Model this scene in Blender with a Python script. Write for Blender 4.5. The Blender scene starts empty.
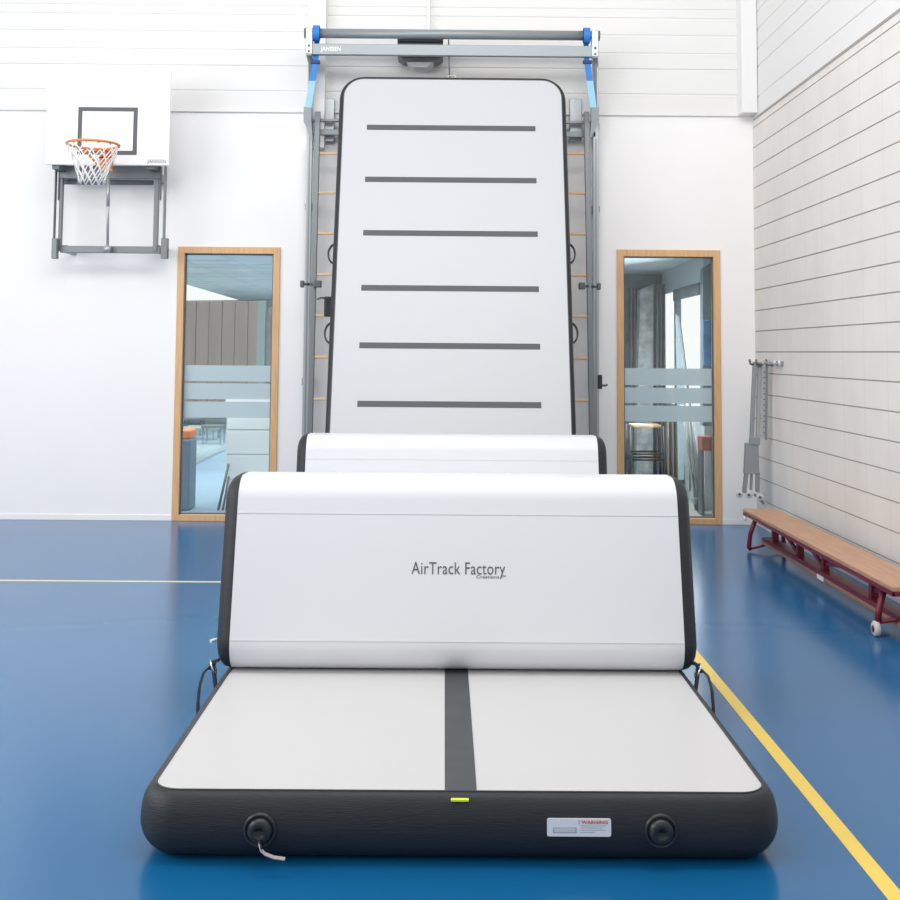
import bpy, bmesh, math, random
from mathutils import Vector, Matrix
random.seed(4)
scene = bpy.context.scene
COL = scene.collection
R = math.radians
# ------------------------------------------------------------------ camera
F = 1150.0
PITCH, ROLL = R(4.1), R(0.45)
CAMZ = 1.5
YW = 10.27                       # face of the end wall
yaw, cx, cy = 0.0, 450.0, 277.0
def cam_matrix(a): return Matrix.Rotation(a, 3, 'Z') @ Matrix.Rotation(R(90)+PITCH, 3, 'X') @ Matrix.Rotation(ROLL, 3, 'Z')
for _ in range(30):
    d = cam_matrix(yaw).transposed() @ Vector((0, 1, 0))
    px, py = cx + F*d.x/-d.z, cy - F*d.y/-d.z
    yaw += (444.5-px)/F
    cy += 352-py
RM = cam_matrix(yaw)
CAMP = Vector((0, 0, CAMZ))
def ray(px, py): return RM @ Vector(((px-cx)/F, -(py-cy)/F, -1))
def at(px, py, Y):
    d = ray(px, py); return CAMP + d*(Y/d.y)
def atz(px, py, z):
    d = ray(px, py); return CAMP + d*((z-CAMZ)/d.z)
cam = bpy.data.cameras.new('camera'); co = bpy.data.objects.new('camera', cam); COL.objects.link(co)
cam.sensor_width = 36; cam.lens = F/900*36
cam.shift_y = (cy-450)/900; cam.clip_start = .05
co.matrix_world = Matrix.Translation(CAMP) @ RM.to_4x4()
scene.camera = co
# ------------------------------------------------------------------ materials
def new_mat(name):
    m = bpy.data.materials.new(name); m.use_nodes = True
    nt = m.node_tree; b = nt.nodes['Principled BSDF']; return m, nt, b
def mat(name, col, rough=.5, metal=0, spec=.5, var=0, vscale=6, bump=0, bscale=60, coat=0, aniso=None):
    m, nt, b = new_mat(name)
    b.inputs['Base Color'].default_value = (*col, 1)
    b.inputs['Roughness'].default_value = rough; b.inputs['Metallic'].default_value = metal
    b.inputs['Specular IOR Level'].default_value = spec
    b.inputs['Coat Weight'].default_value = coat
    tc = nt.nodes.new('ShaderNodeTexCoord')
    src = tc.outputs['Object']
    if aniso:
        mp = nt.nodes.new('ShaderNodeMapping'); mp.inputs['Scale'].default_value = aniso
        nt.links.new(src, mp.inputs[0]); src = mp.outputs[0]
    if var:
        n = nt.nodes.new('ShaderNodeTexNoise'); n.inputs['Scale'].default_value = vscale; n.inputs['Detail'].default_value = 5
        nt.links.new(src, n.inputs['Vector'])
        r = nt.nodes.new('ShaderNodeValToRGB')
        r.color_ramp.elements[0].position = .3; r.color_ramp.elements[1].position = .7
        r.color_ramp.elements[0].color = (*[c*(1-var) for c in col], 1)
        r.color_ramp.elements[1].color = (*[min(1, c*(1+var)) for c in col], 1)
        nt.links.new(n.outputs['Fac'], r.inputs[0]); nt.links.new(r.outputs[0], b.inputs['Base Color'])
    if bump:
        n = nt.nodes.new('ShaderNodeTexNoise'); n.inputs['Scale'].default_value = bscale; n.inputs['Detail'].default_value = 3
        nt.links.new(src, n.inputs['Vector'])
        bp = nt.nodes.new('ShaderNodeBump'); bp.inputs['Strength'].default_value = bump; bp.inputs['Distance'].default_value = .01
        nt.links.new(n.outputs['Fac'], bp.inputs['Height']); nt.links.new(bp.outputs[0], b.inputs['Normal'])
    return m
M = {}
M['wall'] = mat('white_plaster', (.93, .915, .905), .6, var=.01, vscale=2)
M['clad'] = mat('white_cladding', (.80, .79, .775), .45)
M['col'] = mat('white_column', (.84, .835, .825), .5)
M['floor'] = mat('blue_sports_floor', (.006, .118, .295), .20, spec=.56, var=.015, vscale=.6)
M['yellow'] = mat('yellow_line', (.86, .62, .10), .4)
M['paleline'] = mat('pale_yellow_line', (.80, .72, .36), .4)
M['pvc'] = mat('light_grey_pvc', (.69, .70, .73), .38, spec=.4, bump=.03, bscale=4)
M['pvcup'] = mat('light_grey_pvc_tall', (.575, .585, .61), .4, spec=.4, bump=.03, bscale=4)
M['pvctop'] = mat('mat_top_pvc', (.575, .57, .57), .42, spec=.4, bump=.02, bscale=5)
M['black'] = mat('charcoal_fabric', (.018, .021, .025), .5, spec=.42, var=.12, vscale=12, bump=.18, bscale=60, aniso=(.6, .6, 5))
M['stripe'] = mat('charcoal_stripe', (.055, .058, .065), .55, var=.1, vscale=10)
M['grey_stripe'] = mat('grey_stripe', (.095, .097, .108), .6)
M['rubber'] = mat('black_rubber', (.02, .024, .028), .35)
M['web'] = mat('black_webbing', (.03, .035, .045), .7)
M['steel'] = mat('grey_painted_steel', (.29, .32, .335), .4, metal=.3, spec=.5)
M['steelm'] = mat('mid_grey_steel', (.19, .21, .22), .4, metal=.3)
M['steell'] = mat('light_grey_steel', (.45, .48, .49), .35, metal=.45)
M['steeld'] = mat('dark_grey_steel', (.13, .145, .155), .45, metal=.3)
M['white'] = mat('white_enamel', (.92, .92, .92), .4)
M['chrome'] = mat('chrome', (.75, .77, .78), .18, metal=.9)
M['wood'] = mat('oak_frame', (.72, .44, .22), .45, var=.10, vscale=5, aniso=(14, 14, 1))
M['rung'] = mat('pale_rung_wood', (.80, .56, .34), .5)
M['plank'] = mat('bench_plank_wood', (.50, .275, .165), .42, var=.16, vscale=3, aniso=(22, 1.2, 22))
M['red'] = mat('dark_red_steel', (.17, .012, .025), .35, spec=.5)
M['redwood'] = mat('bench_beam_wood', (.36, .19, .12), .5, var=.15, vscale=3, aniso=(20, 1, 20))
M['orange'] = mat('orange_rim', (.85, .24, .05), .35)
M['net'] = mat('white_net_cord', (.88, .88, .87), .8)
M['board_mark'] = mat('dark_grey_marking', (.10, .105, .11), .5)
M['blue'] = mat('blue_strap', (.02, .20, .62), .5)
M['lblue'] = mat('light_blue_strap', (.30, .58, .90), .5)
M['navy'] = mat('navy_strap', (.01, .03, .12), .5)
M['ink'] = mat('dark_ink', (.09, .10, .11), .6)
M['redink'] = mat('red_ink', (.75, .12, .10), .6)
M['greyink'] = mat('grey_ink', (.42, .46, .48), .6)
M['label'] = mat('white_label', (.80, .82, .86), .4)
M['tag'] = mat('yellow_tag', (.75, .85, .05), .5)
M['r_floor'] = mat('pale_blue_lino', (.23, .33, .41), .3, var=.04)
M['r_ceil'] = mat('grey_ceiling_tile', (.68, .72, .75), .8, var=.10, vscale=2.5)
M['r_ceil2'] = mat('pale_blue_ceiling', (.58, .70, .76), .8, var=.08, vscale=2)
M['beige'] = mat('beige_folding_panel', (.26, .205, .175), .7, var=.10, vscale=2, aniso=(3, 1, .4))
M['greyw'] = mat('cool_grey_wall', (.50, .56, .58), .8)
M['green'] = mat('grey_green_wall', (.24, .28, .25), .7, var=.25, vscale=5)
M['cab'] = mat('white_green_laminate', (.88, .93, .91), .4)
M['bin'] = mat('blue_grey_plastic', (.15, .21, .27), .5)
M['orangeb'] = mat('orange_plastic', (.80, .22, .06), .5)
M['curt'] = mat('dark_grey_curtain', (.12, .15, .165), .8, var=.15)
M['curtb'] = mat('taupe_drape', (.34, .33, .30), .8, var=.15, vscale=4)
M['brown'] = mat('grey_brown_panel', (.19, .18, .18), .7, var=.2)
M['stone'] = mat('mottled_stone', (.34, .37, .37), .8, var=.45, vscale=9)
M['tealw'] = mat('dull_teal_wall', (.14, .21, .24), .7, var=.3, vscale=6)
M['bluec'] = mat('mid_blue_cloth', (.08, .20, .38), .8, var=.3, vscale=8)
M['paleb'] = mat('pale_blue_board', (.45, .58, .66), .5)
M['rbrick'] = mat('red_brown_box', (.30, .10, .07), .7, var=.2)
M['pallet'] = mat('grey_room_floor', (.30, .32, .31), .6)
def emit(name, col, s):
    m = bpy.data.materials.new(name); m.use_nodes = True; nt = m.node_tree
    for n in list(nt.nodes): nt.nodes.remove(n)
    e = nt.nodes.new('ShaderNodeEmission'); e.inputs[0].default_value = (*col, 1); e.inputs[1].default_value = s
    o = nt.nodes.new('ShaderNodeOutputMaterial'); nt.links.new(e.outputs[0], o.inputs[0]); return m
M['daylight'] = emit('daylight_pane', (1, 1, .97), 1.25)
def glassm(name, tint, fro=0):
    m = bpy.data.materials.new(name); m.use_nodes = True; nt = m.node_tree
    for n in list(nt.nodes): nt.nodes.remove(n)
    t = nt.nodes.new('ShaderNodeBsdfTransparent'); t.inputs[0].default_value = (*tint, 1)
    g = nt.nodes.new('ShaderNodeBsdfGlossy'); g.inputs['Roughness'].default_value = .02
    lw = nt.nodes.new('ShaderNodeLayerWeight'); lw.inputs[0].default_value = .5
    pw = nt.nodes.new('ShaderNodeMath'); pw.operation = 'POWER'; pw.inputs[1].default_value = 5; nt.links.new(lw.outputs['Facing'], pw.inputs[0])
    fr = nt.nodes.new('ShaderNodeMath'); fr.operation = 'MULTIPLY_ADD'; fr.inputs[1].default_value = .9; fr.inputs[2].default_value = .045; nt.links.new(pw.outputs[0], fr.inputs[0])
    mx = nt.nodes.new('ShaderNodeMixShader'); nt.links.new(fr.outputs[0], mx.inputs[0])
    nt.links.new(t.outputs[0], mx.inputs[1]); nt.links.new(g.outputs[0], mx.inputs[2])
    out = nt.nodes.new('ShaderNodeOutputMaterial'); last = mx
    if fro:
        df = nt.nodes.new('ShaderNodeBsdfDiffuse'); df.inputs[0].default_value = (.60, .72, .76, 1)
        m2 = nt.nodes.new('ShaderNodeMixShader'); m2.inputs[0].default_value = fro
        nt.links.new(mx.outputs[0], m2.inputs[1]); nt.links.new(df.outputs[0], m2.inputs[2]); last = m2
    nt.links.new(last.outputs[0], out.inputs[0]); return m
M['glass'] = glassm('clear_glass', (.94, .965, .97))
M['frost'] = glassm('frosted_film', (.85, .92, .93), .80)
# block wall: stack-bonded courses (faint upright joints)
def blockmat():
    m, nt, b = new_mat('concrete_blockwork'); b.inputs['Roughness'].default_value = .85
    tc = nt.nodes.new('ShaderNodeTexCoord'); sep = nt.nodes.new('ShaderNodeSeparateXYZ'); nt.links.new(tc.outputs['Object'], sep.inputs[0])
    mo = nt.nodes.new('ShaderNodeMath'); mo.operation = 'PINGPONG'; mo.inputs[1].default_value = .2; nt.links.new(sep.outputs[1], mo.inputs[0])
    lt = nt.nodes.new('ShaderNodeMath'); lt.operation = 'LESS_THAN'; lt.inputs[1].default_value = .004; nt.links.new(mo.outputs[0], lt.inputs[0])
    n1 = nt.nodes.new('ShaderNodeTexNoise'); n1.inputs['Scale'].default_value = 1.6; n1.inputs['Detail'].default_value = 6
    mp = nt.nodes.new('ShaderNodeMapping'); mp.inputs['Scale'].default_value = (1, 2, 1.2); nt.links.new(tc.outputs['Object'], mp.inputs[0]); nt.links.new(mp.outputs[0], n1.inputs['Vector'])
    cr = nt.nodes.new('ShaderNodeValToRGB'); nt.links.new(n1.outputs['Fac'], cr.inputs[0])
    cr.color_ramp.elements[0].position = .3; cr.color_ramp.elements[0].color = (.755, .71, .67, 1)
    cr.color_ramp.elements[1].position = .7; cr.color_ramp.elements[1].color = (.80, .765, .725, 1)
    mx = nt.nodes.new('ShaderNodeMixRGB'); mx.inputs[2].default_value = (.71, .665, .625, 1)
    nt.links.new(lt.outputs[0], mx.inputs[0]); nt.links.new(cr.outputs[0], mx.inputs[1]); nt.links.new(mx.outputs[0], b.inputs['Base Color'])
    n2 = nt.nodes.new('ShaderNodeTexNoise'); n2.inputs['Scale'].default_value = 90; nt.links.new(tc.outputs['Object'], n2.inputs['Vector'])
    bp = nt.nodes.new('ShaderNodeBump'); bp.inputs['Strength'].default_value = .3; bp.inputs['Distance'].default_value = .004
    nt.links.new(n2.outputs['Fac'], bp.inputs['Height']); nt.links.new(bp.outputs[0], b.inputs['Normal'])
    return m
M['block'] = blockmat()
M['mortar'] = mat('grey_mortar', (.36, .34, .32), .9)
# ------------------------------------------------------------------ mesh helpers
class MB:
    def __init__(s): s.bm = bmesh.new(); s.smooth = set()
    def face(s, vs, mi=0, sm=False):
        try: f = s.bm.faces.new(vs)
        except ValueError: return
        f.material_index = mi; f.smooth = sm; return f
    def box(s, x0, x1, y0, y1, z0, z1, mi=0):
        if x0 > x1: x0, x1 = x1, x0
        if y0 > y1: y0, y1 = y1, y0
        if z0 > z1: z0, z1 = z1, z0
        v = [s.bm.verts.new(p) for p in [(x0,y0,z0),(x1,y0,z0),(x1,y1,z0),(x0,y1,z0),(x0,y0,z1),(x1,y0,z1),(x1,y1,z1),(x0,y1,z1)]]
        for q in [(3,2,1,0),(4,5,6,7),(0,1,5,4),(1,2,6,5),(2,3,7,6),(3,0,4,7)]: s.face([v[i] for i in q], mi)
        return s
    def bar(s, a, b, w, h, up=(0,0,1), mi=0):
        a, b = Vector(a), Vector(b); d = (b-a).normalized(); u = Vector(up)
        if abs(d.dot(u)) > .98: u = Vector((0,1,0))
        sx = d.cross(u).normalized(); sz = sx.cross(d).normalized()
        v = []
        for p in (a, b):
            for i, j in ((-1,-1),(1,-1),(1,1),(-1,1)): v.append(s.bm.verts.new(p+sx*i*w/2+sz*j*h/2))
        for q in [(3,2,1,0),(4,5,6,7),(0,1,5,4),(1,2,6,5),(2,3,7,6),(3,0,4,7)]: s.face([v[i] for i in q], mi)
        return s
    def tube(s, pts, r, n=12, mi=0, closed=False):
        pts = [Vector(p) for p in pts]; rings = []; N = len(pts)
        u = None
        for i, p in enumerate(pts):
            if closed: d = pts[(i+1) % N]-pts[i-1]
            else: d = pts[min(i+1, N-1)]-pts[max(i-1, 0)]
            d.normalize()
            if u is None:
                u = Vector((0,0,1)) if abs(d.z) < .9 else Vector((1,0,0))
            u = (u-d*u.dot(d)).normalized(); w = d.cross(u)
            rings.append([s.bm.verts.new(p+(u*math.cos(t*2*math.pi/n)+w*math.sin(t*2*math.pi/n))*r) for t in range(n)])
        for i in range(N if closed else N-1):
            A, B = rings[i], rings[(i+1) % N]
            for t in range(n): s.face([A[t], A[(t+1)%n], B[(t+1)%n], B[t]], mi, True)
        if not closed: s.face(rings[0][::-1], mi); s.face(rings[-1], mi)
        return s
    def ribbon(s, pts, w, t, side=(1,0,0), mi=0):
        pts = [Vector(p) for p in pts]; sd = Vector(side).normalized(); rings = []
        for i, p in enumerate(pts):
            d = (pts[min(i+1, len(pts)-1)]-pts[max(i-1, 0)]).normalized(); n = d.cross(sd).normalized()
            rings.append([s.bm.verts.new(p+sd*a*w/2+n*b*t/2) for a, b in ((-1,-1),(1,-1),(1,1),(-1,1))])
        for i in range(len(rings)-1):
            for k in range(4): s.face([rings[i][k], rings[i][(k+1)%4], rings[i+1][(k+1)%4], rings[i+1][k]], mi)
        s.face(rings[0][::-1], mi); s.face(rings[-1], mi); return s
    def lathe(s, prof, c, axis, n=32, mi=0):
        """prof: list of (radius, height along axis)"""
        c = Vector(c); ax = Vector(axis).normalized(); u = Vector((0,0,1)) if abs(ax.z) < .9 else Vector((1,0,0))
        u = (u-ax*u.dot(ax)).normalized(); w = ax.cross(u); rings = []
        for r, h in prof:
            if r < 1e-6: rings.append([s.bm.verts.new(c+ax*h)])
            else: rings.append([s.bm.verts.new(c+ax*h+(u*math.cos(k*2*math.pi/n)+w*math.sin(k*2*math.pi/n))*r) for k in range(n)])
        for A, B in zip(rings, rings[1:]):
            for k in range(n):
                if len(A) == 1 and len(B) == 1: continue
                if len(A) == 1: s.face([A[0], B[k], B[(k+1)%n]][::-1], mi, True)
                elif len(B) == 1: s.face([A[k], A[(k+1)%n], B[0]], mi, True)
                else: s.face([A[k], A[(k+1)%n], B[(k+1)%n], B[k]], mi, True)
        return s
    def prism(s, poly, vec, mi=0):
        """poly: 3D points, extruded by vec"""
        vec = Vector(vec); A = [s.bm.verts.new(p) for p in poly]; B = [s.bm.verts.new(Vector(p)+vec) for p in poly]
        n = len(A); s.face(A[::-1], mi); s.face(B, mi)
        for i in range(n): s.face([A[i], A[(i+1)%n], B[(i+1)%n], B[i]], mi)
        return s
    def build(s, name, m, parent=None, bevel=0, fix=True):
        if fix: bmesh.ops.recalc_face_normals(s.bm, faces=s.bm.faces)
        me = bpy.data.meshes.new(name); s.bm.to_mesh(me); s.bm.free()
        for q in (m if isinstance(m, (list, tuple)) else [m]): me.materials.append(q)
        o = bpy.data.objects.new(name, me); COL.objects.link(o)
        if parent is not None: o.parent = parent
        if bevel:
            b = o.modifiers.new('bevel', 'BEVEL'); b.width = bevel; b.segments = 2; b.limit_method = 'ANGLE'; b.harden_normals = False
        return o
def tag(o, label=None, cat=None, group=None, kind=None):
    if label: o['label'] = label
    if cat: o['category'] = cat
    if group: o['group'] = group
    if kind: o['kind'] = kind
    return o
def thing(name, loc, label, cat, group=None, rot=None):
    o = bpy.data.objects.new(name, None); COL.objects.link(o); o.location = loc; o.empty_display_size = .1
    if rot: o.rotation_euler = rot
    return tag(o, label, cat, group)
def struct(o): o['kind'] = 'structure'; return o
def local(parent):                       # world point -> the thing's own space
    loc = Vector(parent.location); r = parent.rotation_euler.to_matrix().transposed()
    return lambda p: r @ (Vector(p)-loc)
def textobj(name, body, size, m, parent, loc, rot, extr=.0008, ax='CENTER', sx=1.0, bold=0):
    cu = bpy.data.curves.new(name, 'FONT'); cu.body = body; cu.size = size; cu.extrude = extr; cu.align_x = ax; cu.align_y = 'CENTER'; cu.offset = bold
    cu.space_character = 1.05
    t = bpy.data.objects.new(name+'_c', cu); COL.objects.link(t)
    bpy.context.view_layer.update()
    me = bpy.data.meshes.new_from_object(t.evaluated_get(bpy.context.evaluated_depsgraph_get()))
    bpy.data.objects.remove(t); bpy.data.curves.remove(cu)
    me.transform(Matrix.Diagonal((sx, 1, 1, 1))); me.materials.clear(); me.materials.append(m); me.name = name
    o = bpy.data.objects.new(name, me); COL.objects.link(o); o.parent = parent; o.location = loc; o.rotation_euler = rot
    return o
def arc(c, r, a0, a1, n):                # 2D arc, degrees
    return [(c[0]+r*math.cos(R(a0+(a1-a0)*i/n)), c[1]+r*math.sin(R(a0+(a1-a0)*i/n))) for i in range(n+1)]
# ------------------------------------------------------------------ the setting
XR = 2.77                                # face of the block wall
XL, YN = -7.0, -4.0
fl = struct(MB().box(XL, XR, YN, YW, -.12, 0).build('floor', M['floor']))
ZL = 3.66
# openings
W1 = dict(x0=at(175.2, 380, YW).x, x1=at(278.2, 380, YW).x, z1=at(229, 247, YW).z)
W2 = dict(x0=at(617.0, 380, YW).x, x1=at(720.8, 380, YW).x, z1=at(668, 250, YW).z)
b = MB()
T = .09
b.box(XL, W1['x0'], YW, YW+T, 0, ZL); b.box(W1['x1'], W2['x0'], YW, YW+T, 0, ZL); b.box(W2['x1'], XR+.2, YW, YW+T, 0, ZL)
b.box(W1['x0'], W1['x1'], YW, YW+T, W1['z1'], ZL); b.box(W2['x0'], W2['x1'], YW, YW+T, W2['z1'], ZL)
struct(b.build('wall_back', M['wall']))
def grooved(zs, z0, z1, depth, w, x0):   # profile (out, z): out = how far it stands proud
    pts = [(x0-depth-.02, z0), (x0, z0)]
    for z, dd in zs:
        pts += [(x0, z-w), (x0-dd, z-w*.35), (x0-dd, z+w*.35), (x0+0, z+w)]
    pts += [(x0, z1), (x0-depth-.02, z1)]
    return pts
zs = [(at(100, y, YW).z, d_) for y, d_ in ((90, .02), (65, .028), (49, .016), (31, .016), (14, .016), (5, .016))]
z = zs[-1][0]
while z < 6.7: z += .17; zs.append((z, .018))
prof = grooved([(q, d*.32) for q, d in zs], ZL, 7.0, .03, .011, .02)
b = MB(); b.prism([(XL, YW-p[0]+.01, p[1]) for p in prof], (XR-XL, 0, 0))
struct(b.build('wall_back_cladding', M['clad']))
struct(MB().box(XL, XR-.0, YW-.026, YW+.02, ZL-.016, ZL+.002).build('trim_1', M['clad']))
struct(MB().box(XL, W1['x0'], YW-.006, YW, 0, .05).box(W1['x1'], W2['x0'], YW-.006, YW, 0, .05).box(W2['x1'], XR, YW-.006, YW, 0, .05).build('baseboard_back', M['wall'], bevel=.002))
# columns
xc = at(741, 60, YW-.15).x
struct(MB().box(xc, XR, YW-.17, YW, ZL-.01, 7.0).build('trim_2', M['col']))
xa, xb = at(308, 30, YW-.1).x, at(326, 30, YW-.1).x
struct(MB().box(xa, xb, YW-.12, YW, ZL-.35, 7.0).build('trim_3', M['col']))
# right wall : courses of blocks
zt = 3.60
def wallprof(z0, z1, step, gw, gd):
    pts = [(-.2, z0), (0, z0)]; z = z1-.06; js = []
    while z > z0+.05: js.append(z); z -= step
    for z in js[::-1]: pts += [(0, z-gw), (-gd, z-gw*.8), (-gd, z+gw*.8), (0, z+gw)]
    pts += [(0, z1), (-.2, z1)]; return pts, js
pf, js = wallprof(0, zt, .1835, .005, .007)
b = MB(); b.prism([(XR-p[0]*1, YN, p[1]) for p in pf], (0, YW-YN, 0))
wr = struct(b.build('wall_right', M['block']))
b = MB()
for z in js: b.box(XR+.0068, XR+.0055, YN, YW, z-.0042, z+.0042)
struct(b.build('joint', M['mortar'], wr))
zs = [(at(763.5, y, YW-.17).z, .02) for y in (97, 66.7, 49, 30)]
z = zs[-1][0]
while z < 6.7: z += .17; zs.append((z, .02))
pf = grooved([(q, d*.35) for q, d in zs], zt+.02, 7.0, .03, .011, .0)
b = MB(); b.prism([(XR-p[0]+.005, YN, p[1]) for p in pf], (0, YW-YN, 0))
struct(b.build('wall_right_cladding', M['clad']))
struct(MB().box(XR-.004, XR+.06, YN, YW-.17, zt, zt+.020).build('trim_4', M['mortar']))
# painted lines
zl = .0012
a = atz(700, 660, 0); c = atz(894.5, 897, 0)
xl = (a.x+c.x)/2
yj = atz(120, 581.3, 0).y
MBl = MB().box(xl-.027, xl+.027, YN, yj+.02, 0.0002, zl).build('painted_line', M['yellow'], fl)
MBl['label'] = 'yellow line running along the hall beside the air mat'
q = MB().box(XL, xl-.027, yj-.018, yj+.018, 0.0002, zl).build('painted_line', M['paleline'], fl)
q['label'] = 'pale yellow line crossing the hall in front of the end wall'
# glazed openings
def glazed(name, W, ys, label):
    x0, x1, z1 = W['x0'], W['x1'], W['z1']; fw = .060
    b = MB(); y0, y1 = YW-.018, YW+T+.01
    b.box(x0, x0+fw, y0, y1, 0, z1); b.box(x1-fw, x1, y0, y1, 0, z1)
    b.box(x0+fw, x1-fw, y0, y1, z1-fw, z1); b.box(x0+fw, x1-fw, y0, y1, 0, .055)
    fr = struct(b.build(name, M['wood'], bevel=.003)); fr['label'] = label
    b = MB(); g = .012; yy = YW+.05
    xi0, xi1, zi0, zi1 = x0+fw, x1-fw, .055, z1-fw
    b.box(xi0, xi0+g, yy-.03, yy-.012, zi0, zi1); b.box(xi1-g, xi1, yy-.03, yy-.012, zi0, zi1); b.box(xi0, xi1, yy-.03, yy-.012, zi1-g, zi1); b.box(xi0, xi1, yy-.03, yy-.012, zi0, zi0+g)
    b.build('glazing_bead', M['steeld'], fr)
    MB().box(xi0-.01, xi1+.01, yy, yy+.008, zi0-.01, zi1+.01).build('glass_pane', M['glass'], fr)
    xm = 229 if name == 'window_1' else 668
    for (ya, yb) in ys:
        MB().box(xi0, xi1, yy-.003, yy-.001, at(xm, yb, YW).z, at(xm, ya, YW).z).build('frosted_band', M['frost'], fr)
    return fr
glazed('window_1', W1, ((365.5, 381.5), (383.5, 399.5), (402, 418)), 'tall oak-framed window below the basketball board')
glazed('window_2', W2, ((368.5, 385.5), (388, 403.5), (406, 422)), 'tall oak-framed window near the block wall')
# ------------------------------------------------------------------ rooms behind the windows
def pbox(b, x0, y0, x1, y1, Y, dep, mi=0):
    xm, ym = (x0+x1)/2, (y0+y1)/2
    b.box(at(x0, ym, Y).x, at(x1, ym, Y).x, Y, Y+dep, at(xm, y1, Y).z, at(xm, y0, Y).z, mi); return b
YB = YW+T
# left room
struct(MB().box(-6.5, -.6, YB, 24, -.1, 0).build('floor_side_room', M['r_floor']))
struct(MB().box(-6.5, -.6, YB, 24, 2.56, 2.7).build('ceiling_side_room', M['r_ceil']))
b = MB()
for k in range(22): b.box(-6.5, -.6, YB+.2+k*.6, YB+.208+k*.6, 2.557, 2.56)
for k in range(9): b.box(-6.1+k*.6, -6.092+k*.6, YB, 24, 2.557, 2.56)
struct(b.build('ceiling_grid', M['greyw']))
struct(MB().box(-6.5, -.6, 24, 24.1, 0, 2.7).box(-6.6, -6.5, YB, 24.1, 0, 2.7).box(-.6, -.5, YB, 24.1, 0, 2.7).build('wall_side_room', M['greyw']))
xr_ = at(261, 340, 15.3).x
b = MB(); n = 12; xl_ = -4.5; zb0, zb1 = at(225, 412, 15.3).z, at(225, 301.5, 15.3).z
for k in range(n):
    xa_ = xl_+(xr_-xl_)*k/n; xb_ = xl_+(xr_-xl_)*(k+1)/n
    b.box(xa_, xb_-.004, 15.27+(k % 2)*.008, 15.38, zb0, zb1)
struct(b.build('wall_beige_panels', M['beige'], bevel=.004))
tri = [at(180, 282.5, 15.35), at(180, 300.5, 15.35), at(239, 300, 15.35)]
struct(MB().prism(tri, (0, .03, 0)).build('window_3', M['daylight']))
g0, g1 = atz(178, 473.5, 0), atz(232, 447.5, 0)
gd = (g1-g0).normalized(); gn = Vector((-gd.y, gd.x, 0))
far = Vector((-3.0, 23.9, 0))
MB().prism([(g0.x-1.2*gd.x, g0.y-1.2*gd.y, .001), (g1.x, g1.y, .001), (g1.x+.6, 23.9, .001), (-6.4, 23.9, .001), (-6.4, g0.y, .001)], (0, 0, .006)).build('green_carpet', mat('green_grey_carpet', (.27, .32, .29), .9, var=.12), bpy.data.objects['floor_side_room'])
o = MB().prism([g0, g1, g1+gn*.02, g0+gn*.02], (0, 0, .84)).build('glass_balustrade', M['glass']); tag(o, 'low glass balustrade crossing the room behind the left window', 'balustrade')
MB().prism([g0-gn*.01, g1-gn*.01, g1+gn*.03, g0+gn*.03], (0, 0, .035)).build('base_rail', M['steell'], o)
def tbl(px, Y, w, top, lab, m):
    t = thing('table', (at(px, 430, Y).x, Y, .008), lab, 'table')
    MB().box(-w, w, -.3, .3, top-.04, top).build('tabletop', m, t, .004)
    for sx in (-w+.08, w-.08):
        for sy in (-.22, .22): MB().tube([(sx, sy, 0), (sx, sy, top-.04)], .02).build('leg', M['steell'], t)
tbl(203, 19.5, .30, .21+.0, 'low pale table seen through the left window', mat('pale_table_top', (.62, .64, .50), .5))
for px_, Y_, lb2 in ((213.5, 18.6, 'dark chair right of the low table behind the left window'), (194, 20.5, 'dark chair left of the low table behind the left window')):
    t = thing('chair', (at(px_, 440, Y_).x, Y_, .008), lb2, 'chair')
    MB().box(-.17, .17, -.2, .2, .26, .30).build('seat', M['green'], t, .01); MB().box(-.17, .17, .16, .2, .30, .62).build('backrest', M['green'], t, .01)
    for sx in (-.14, .14):
        for sy in (-.16, .16): MB().tube([(sx, sy, 0), (sx, sy, .26)], .015).build('leg', M['steeld'], t)
t = thing('waste_bin', (at(186.5, 500, 11.05).x, 11.05, 0), 'blue-grey waste bin with orange lid behind the left window', 'bin')
b = MB(); b.box(-.05, .055, -.15, .15, 0, .66); b.build('body', M['bin'], t, .015)
MB().box(-.045, .05, -.13, .13, .66, .75).build('lid', M['orangeb'], t, .02)
t = thing('cabinet', (at(251, 450, 11.15).x, 11.15, 0), 'pale green-white low cabinet behind the left window', 'cabinet')
hw = (at(276, 450, 11.15).x-at(226, 450, 11.15).x)/2; zt_ = at(250, 399, 11.15).z
MB().box(-hw, hw+.2, 0, .5, 0, zt_-.03).build('body', M['cab'], t, .005); MB().box(-hw-.01, hw+.21, -.02, .52, zt_-.03, zt_).build('worktop', M['white'], t, .004)
for k in range(4): 
    MB().box(-hw+.01, hw+.19, -.018, 0, .04+k*.235, .04+k*.235+.222).build('drawer', M['cab'], t, .003)
t = thing('folded_stand', (at(222.5, 505, 11.0).x, 11.0, 0), 'dark folded tube stand leaning by the cabinet', 'stand')
MB().tube([(-.03, -.05, .0), (.035, .08, .42)], .012).build('tube', M['steeld'], t)
MB().tube([(.012, -.05, .0), (.04, .08, .30)], .010).build('tube', M['steeld'], t)
t = thing('door_leaf', (at(270, 350, 14.0).x, 14.0, 0), 'brown door leaf beyond the left window, right of the beige panels', 'door')
MB().box(-.04, .11, -.02, .02, 0, 2.02).build('leaf', M['brown'], t, .004); MB().tube([(-.02, -.05, 1.0), (-.02, -.02, 1.0), (.04, -.05, 1.0)][:2], .012).build('knob', M['chrome'], t)
MB().box(-.16, -.06, -.02, .02, 0, 2.1).build('glazed_side_panel', mat('pale_green_panel', (.24, .30, .28), .4), t, .004)
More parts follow.
